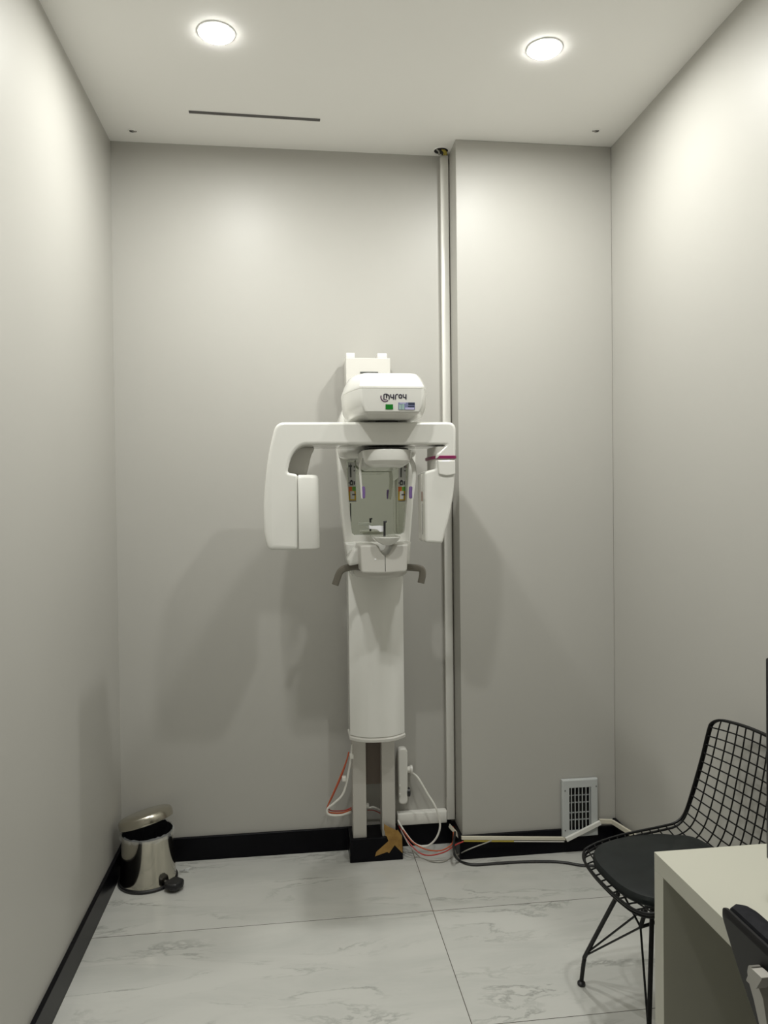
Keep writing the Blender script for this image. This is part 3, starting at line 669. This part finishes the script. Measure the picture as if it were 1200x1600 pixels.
# ------------------------------------------------------------------ black wire chair
fw = Vector((-.9965, -.083, 0)).normalized(); sd = Vector((-fw.y, fw.x, 0))     # forward, and sideways towards the desk
CO = Vector((1.07, 1.95, 0))
def CP(f, s, z): return CO + fw*f + sd*s + Vector((0, 0, z))
WC = thing('wire_chair', 'black wire mesh chair with black seat pad between desk and vent grille', 'chair', CO)
def arcfn(pts):
    PS = smooth([Vector((f, 0, z)) for f, z in pts], 8); arc = [0]
    for a, c in zip(PS, PS[1:]): arc.append(arc[-1]+(c-a).length)
    def g(s):
        s = max(0, min(1, s))*arc[-1]
        for i in range(len(PS)-1):
            if arc[i+1] >= s: return PS[i].lerp(PS[i+1], (s-arc[i])/max(1e-9, arc[i+1]-arc[i]))
        return PS[-1]
    return g
mid_at = arcfn([(.238, .440), (.20, .442), (.10, .427), (.0, .423), (-.08, .430), (-.135, .452), (-.175, .505), (-.200, .580), (-.220, .67), (-.237, .75), (-.249, .824)])
edge_at = arcfn([(.220, .444), (.17, .457), (.09, .466), (.0, .476), (-.07, .484), (-.112, .492), (-.138, .512), (-.157, .560), (-.190, .68), (-.213, .782), (-.225, .815)])
def halfw(s):
    if s < .25: return .172+.031*math.sin(math.pi/2*s/.25)
    return .203-.033*((s-.25)/.75)**1.3
def shell(s, w_):                   # s 0..1 from the front edge to the top, w_ -1..1 across
    a = mid_at(s).lerp(edge_at(s), abs(w_)**2.3)
    return CP(a.x, halfw(s)*w_, a.z)
def rim_pts():
    pts = []
    r_s, r_w = .06, .22
    for k in range(41): pts.append((.035+.93*k/40, -1.0))
    for k in range(1, 9): a = math.pi/2*k/8; pts.append((.965+.035*math.sin(a), -1+.2*(1-math.cos(a))))
    for k in range(1, 12): pts.append((1.0, -.8+1.6*k/12))
    for k in range(0, 9): a = math.pi/2*(1-k/8); pts.append((.965+.035*math.sin(a), 1-.2*(1-math.cos(a))))
    for k in range(39, -1, -1): pts.append((.035+.93*k/40, 1.0))
    for k in range(1, 9): a = math.pi/2*k/8; pts.append((.035-.035*math.sin(a), 1-.3*(1-math.cos(a))))
    for k in range(1, 12): pts.append((0.0, .7-1.4*k/12))
    for k in range(0, 8): a = math.pi/2*(1-k/8); pts.append((.035-.035*math.sin(a), -1+.3*(1-math.cos(a))))
    return [shell(s, w_) for s, w_ in pts]
RIM = rim_pts()
build('outer_rim', lambda b: tube(b, RIM, .0040, 8, closed=True), WIRE, WC)
def rim2(b):
    c = sum(RIM, Vector())/len(RIM); P = []
    for p in RIM:
        low = max(0, min(1, (.60-p.z)/.10)); 
        off = (Vector((c.x, c.y, p.z))-p); off.z = 0; off.normalize()
        P.append(p + off*.004*low + Vector((0, 0, -.010*low)) + (-fw*.009 + off*.002)*(1-low))
    tube(b, P, .0036, 8, closed=True)
build('inner_rim', rim2, WIRE, WC)
NW = 10
for k in range(NW):                 # wires running from front to top
    w_ = -1+2*(k+1)/(NW+1)
    build('long_wire', lambda b: tube(b, [shell(.004+.992*i/52, w_) for i in range(53)], .0022, 6), WIRE, WC)
NR = 24
for k in range(NR):                 # wires running across
    s = (k+1)/(NR+1)
    build('cross_wire', lambda b: tube(b, [shell(s, -1+2*i/16) for i in range(17)], .0022, 6), WIRE, WC)
# pad
def pad(b):
    seg = 56; rings = []
    def o(k_, dz, e):
        out = []
        for i in range(seg):
            a = 2*math.pi*i/seg; n_ = 3.2
            c_, s_ = math.cos(a), math.sin(a)
            ff = .046 + (.180-e)*math.copysign(abs(c_)**(2/n_), c_); ss = (.188-e)*math.copysign(abs(s_)**(2/n_), s_)
            if ff > .06: ss *= 1-.10*((ff-.06)/.15)
            t_ = (ff-.2)/(-.3)
            ze = .438 - .006*(1-(2*t_-1)**2) + .012*(abs(ss)/.18)**2 + (.012 if ff < -.09 else 0)*(-.09-ff)/.03
            out.append(CP(ff*k_+.045*(1-k_), ss*k_, ze+dz))
        return out
    loft(b, [o(.2, 0, 0), o(.97, 0, 0), o(1, .006, 0), o(1, .018, 0), o(.975, .026, 0), o(.9, .030, 0), o(.6, .032, 0), o(.2, .032, 0)])
build('seat_pad', pad, CUSHION, WC)
# legs
kn_far = Vector((.866, 2.15, .098)); ft_far = Vector((.864, 2.170, .0)); mt_far = Vector((.905, 1.995, .372))
kn_near = Vector((.900, 1.805, .098)); ft_near = Vector((.896, 1.785, 0)); mt_near = Vector((.962, 1.905, .372))
cc = Vector((1.06, 1.965, 0))
def refl(p): q = cc*2-p; return Vector((q.x, q.y, p.z))
hub1 = Vector((.938, 1.925, .315)); hub2 = refl(hub1)
for mt_, kn, ft, hb, om in ((mt_far, kn_far, ft_far, hub1, mt_near), (mt_near, kn_near, ft_near, hub1, mt_far), (refl(mt_far), refl(kn_far), refl(ft_far), hub2, refl(mt_near)), (refl(mt_near), refl(kn_near), refl(ft_near), hub2, refl(mt_far))):
    d = (mt_-kn).normalized()
    kp = Vector((kn.x*.5+ft.x*.5, kn.y*.5+ft.y*.5, .055))
    lg = build('leg', lambda b: tube(b, [mt_+Vector((0, 0, .035))] + smooth([mt_, kn+d*.03, kn+Vector((0, 0, -.006)), kp, ft+Vector((0, 0, .012))], 5), .0064, 10), WIRE, WC)
    build('foot', lambda b: lathe(b, [(.010, 0), (.0125, .003), (.012, .009), (.007, .014)], ft, 14), BLACKP, lg)
    build('brace_rod', lambda b: tube(b, [kn+Vector((0, 0, .004)), hb], .0030, 6), WIRE, WC)
    if om in (mt_near, refl(mt_near)): build('brace_rod', lambda b: tube(b, [kn+Vector((0, 0, .008)), om+Vector((0, 0, .02))], .0030, 6), WIRE, WC)
build('hub_bar', lambda b: (tube(b, [hub1, hub2], .0045, 8), tube(b, [hub1, mt_near+Vector((-.012, -.004, .03))], .0060, 8), tube(b, [hub2, refl(mt_near)+Vector((0, 0, .03))], .0060, 8), tube(b, [hub1, mt_far+Vector((0, 0, .03))], .0030, 8)), WIRE, WC)
build('mount_bar', lambda b: tube(b, [CP(.15, -.19, .440), mt_far+Vector((0, 0, .035)), mt_near+Vector((0, 0, .035)), CP(.15, .19, .440)], .0050, 8), WIRE, WC)
build('mount_bar', lambda b: tube(b, [CP(-.07, -.13, .428), refl(mt_near)+Vector((0, 0, .035)), refl(mt_far)+Vector((0, 0, .035)), CP(-.07, .13, .428)], .0050, 8), WIRE, WC)

# ------------------------------------------------------------------ desk, paper, monitor
DX0, DX1, DY0, DY1, DZ = .7610, XR-.017, -.15, 1.4965, .74
dk = thing('desk', 'cream laminate desk with thick panel end standing against right wall', 'desk', ((DX0+DX1)/2, (DY0+DY1)/2, 0))
build('desktop', lambda b: box(b, DX0, DX1, DY0, DY1, DZ-.038, DZ), DESK, dk, bevel=.001)
build('end_panel', lambda b: box(b, DX0, DX1, DY1-.038, DY1, 0, DZ-.038), DESK, dk, bevel=.001)
build('end_panel', lambda b: box(b, DX0, DX1, DY0, DY0+.038, 0, DZ-.038), DESK, dk, bevel=.001)
build('modesty_panel', lambda b: box(b, DX1-.03, DX1-.012, DY0+.038, DY1-.038, .25, DZ-.038), DESK, dk)
pp = thing('paper_sheet', 'white paper with faint writing on the desk behind the office chair', 'paper', (.9, 1.10, DZ))
po = rpoly([(.772, .90), (.985, .90), (.985, 1.198), (.80, 1.198), (.776, 1.17)], [.005, .005, .005, .05, .02], 6)
build('sheet', lambda b: zloft(b, [(DZ+.0008, po), (DZ+.0022, po)]), PAPER, pp)
rr = random.Random(11)
for y_ in (1.170, 1.13, 1.09):
    P = []
    for i in range(40): P.append(Vector((.795+.0035*i+rr.uniform(-.0012, .0012), y_+rr.uniform(-.005, .005), DZ+.0024)))
    build('handwriting_line', lambda b: tube(b, smooth(P, 3), .0005, 4), INKGREY, pp)
mn = thing('monitor', 'black computer monitor standing on the desk, only its edge in view', 'monitor', (.93, 1.03, DZ))
mx0 = .872; my1 = atx(1196, 1180, mx0).y
build('screen_panel', lambda b: rbox(b, mx0, mx0+.022, my1-.55, my1, .822, 1.200, .004, .003), SCREEN, mn)
build('screen_back', lambda b: rbox(b, mx0+.022, mx0+.05, my1-.45, my1-.10, .88, 1.12, .02, .01), BLACKP, mn)
build('stand_neck', lambda b: rbox(b, mx0+.05, mx0+.075, my1-.31, my1-.24, DZ+.01, 1.0, .006, .003), BLACKP, mn)
build('stand_base', lambda b: rbox(b, mx0-.02, mx0+.16, my1-.40, my1-.15, DZ+.0005, DZ+.014, .03, .003), BLACKP, mn)

# ------------------------------------------------------------------ office chair pushed up to the desk
OC = thing('office_chair', 'black padded office chair with grey back bracket pulled up to the desk', 'office chair', (.83, .78, 0))
YO = 1.036; YI = .56                # far and near edges of the back
def lean(z): return .620 + (.892-z)*.34
def back_out(e, top=.895, bot=.50):
    c = [(YI+e, bot+.05+e), (YI+.06, bot+e), (YO-.06, bot+e), (YO-e-.005, bot+.05+e), (YO-e, .80), (YO-.008-e, top-e), (YI+.012+e, top-e), (YI+e, .80)]
    return rpoly(c, [.05, .05, .05, .05, .05, .025, .025, .05], 5)
def backshell(b):
    rings = []
    for d, e in ((.0, .010), (.002, .004), (.006, .0), (.010, .0), (.013, .004)):
        rings.append([(lean(p.y)+d, p.x, p.y) for p in back_out(e)])
    loft(b, rings)
def backpad(b):
    rings = []
    for d, e in ((.012, .008), (.015, .003), (.026, .0), (.038, .002), (.046, .007), (.052, .015), (.056, .028), (.058, .05)):
        rings.append([(lean(p.y)+d, p.x, p.y+.004) for p in back_out(e)])
    loft(b, rings)
build('back_shell', backshell, SHELLP, OC); build('back_pad', backpad, FABRIC, OC)
def atlean(u, v, off):
    d = _ray(u, v); z = .85
    for _ in range(12):
        p = atx(u, v, lean(z)+off); z = p.z
    return p
def brkt(b):
    # upright grey spine with a leaf-shaped top, and its pivot block
    q = [atlean(u, v, -.014) for u, v in ((1169, 1508), (1167, 1518), (1170, 1535), (1177, 1560), (1186, 1600), (1190, 1640), (1203, 1640), (1198, 1600), (1192, 1560), (1180, 1530), (1174, 1510))]
    out = rpoly([(p.y, p.z) for p in q], .004, 2)
    loft(b, [[(lean(p.y)+d, p.x, p.y) for p in out] for d in (-.014, .001)])
build('back_bracket', brkt, GREYC, OC, bevel=.002)
def blockf(b):
    q = [atlean(u, v, -.026) for u, v in ((1173, 1512), (1165, 1532), (1181, 1546), (1191, 1529))]
    out = rpoly([(p.y, p.z) for p in q], .005, 3)
    loft(b, [[(lean(p.y)+d, p.x, p.y) for p in out] for d in (-.026, -.024, -.010)])
build('pivot_block', blockf, GREYC, OC, bevel=.002)
build('spine', lambda b: tube(b, smooth([(.725, .79, .60), (.715, .79, .48), (.75, .79, .40), (.86, .79, .39)], 6), .022, 10, flat=(1.2, .5)), GREYC, OC)
build('seat_cushion', lambda b: rbox(b, .76, 1.18, .57, 1.01, .42, .49, .08, .025), FABRIC, OC)
build('gas_lift', lambda b: (cyl(b, (.94, .79, .10), (.94, .79, .42), .022), cyl(b, (.94, .79, .08), (.94, .79, .25), .030)), BLACKP, OC)
for k in range(5):
    a = 2*math.pi*k/5+.3; e = Vector((.94+.26*math.cos(a), .79+.26*math.sin(a), .07))
    lg = build('base_leg', lambda b: tube(b, [(.94, .79, .10), tuple(e)], [.022, .014], 8), BLACKP, OC)
    build('caster', lambda b: cyl(b, e+Vector((-.02*math.sin(a), .02*math.cos(a), -.045)), e+Vector((.02*math.sin(a), -.02*math.cos(a), -.045)), .025, 14), BLACKP, lg)
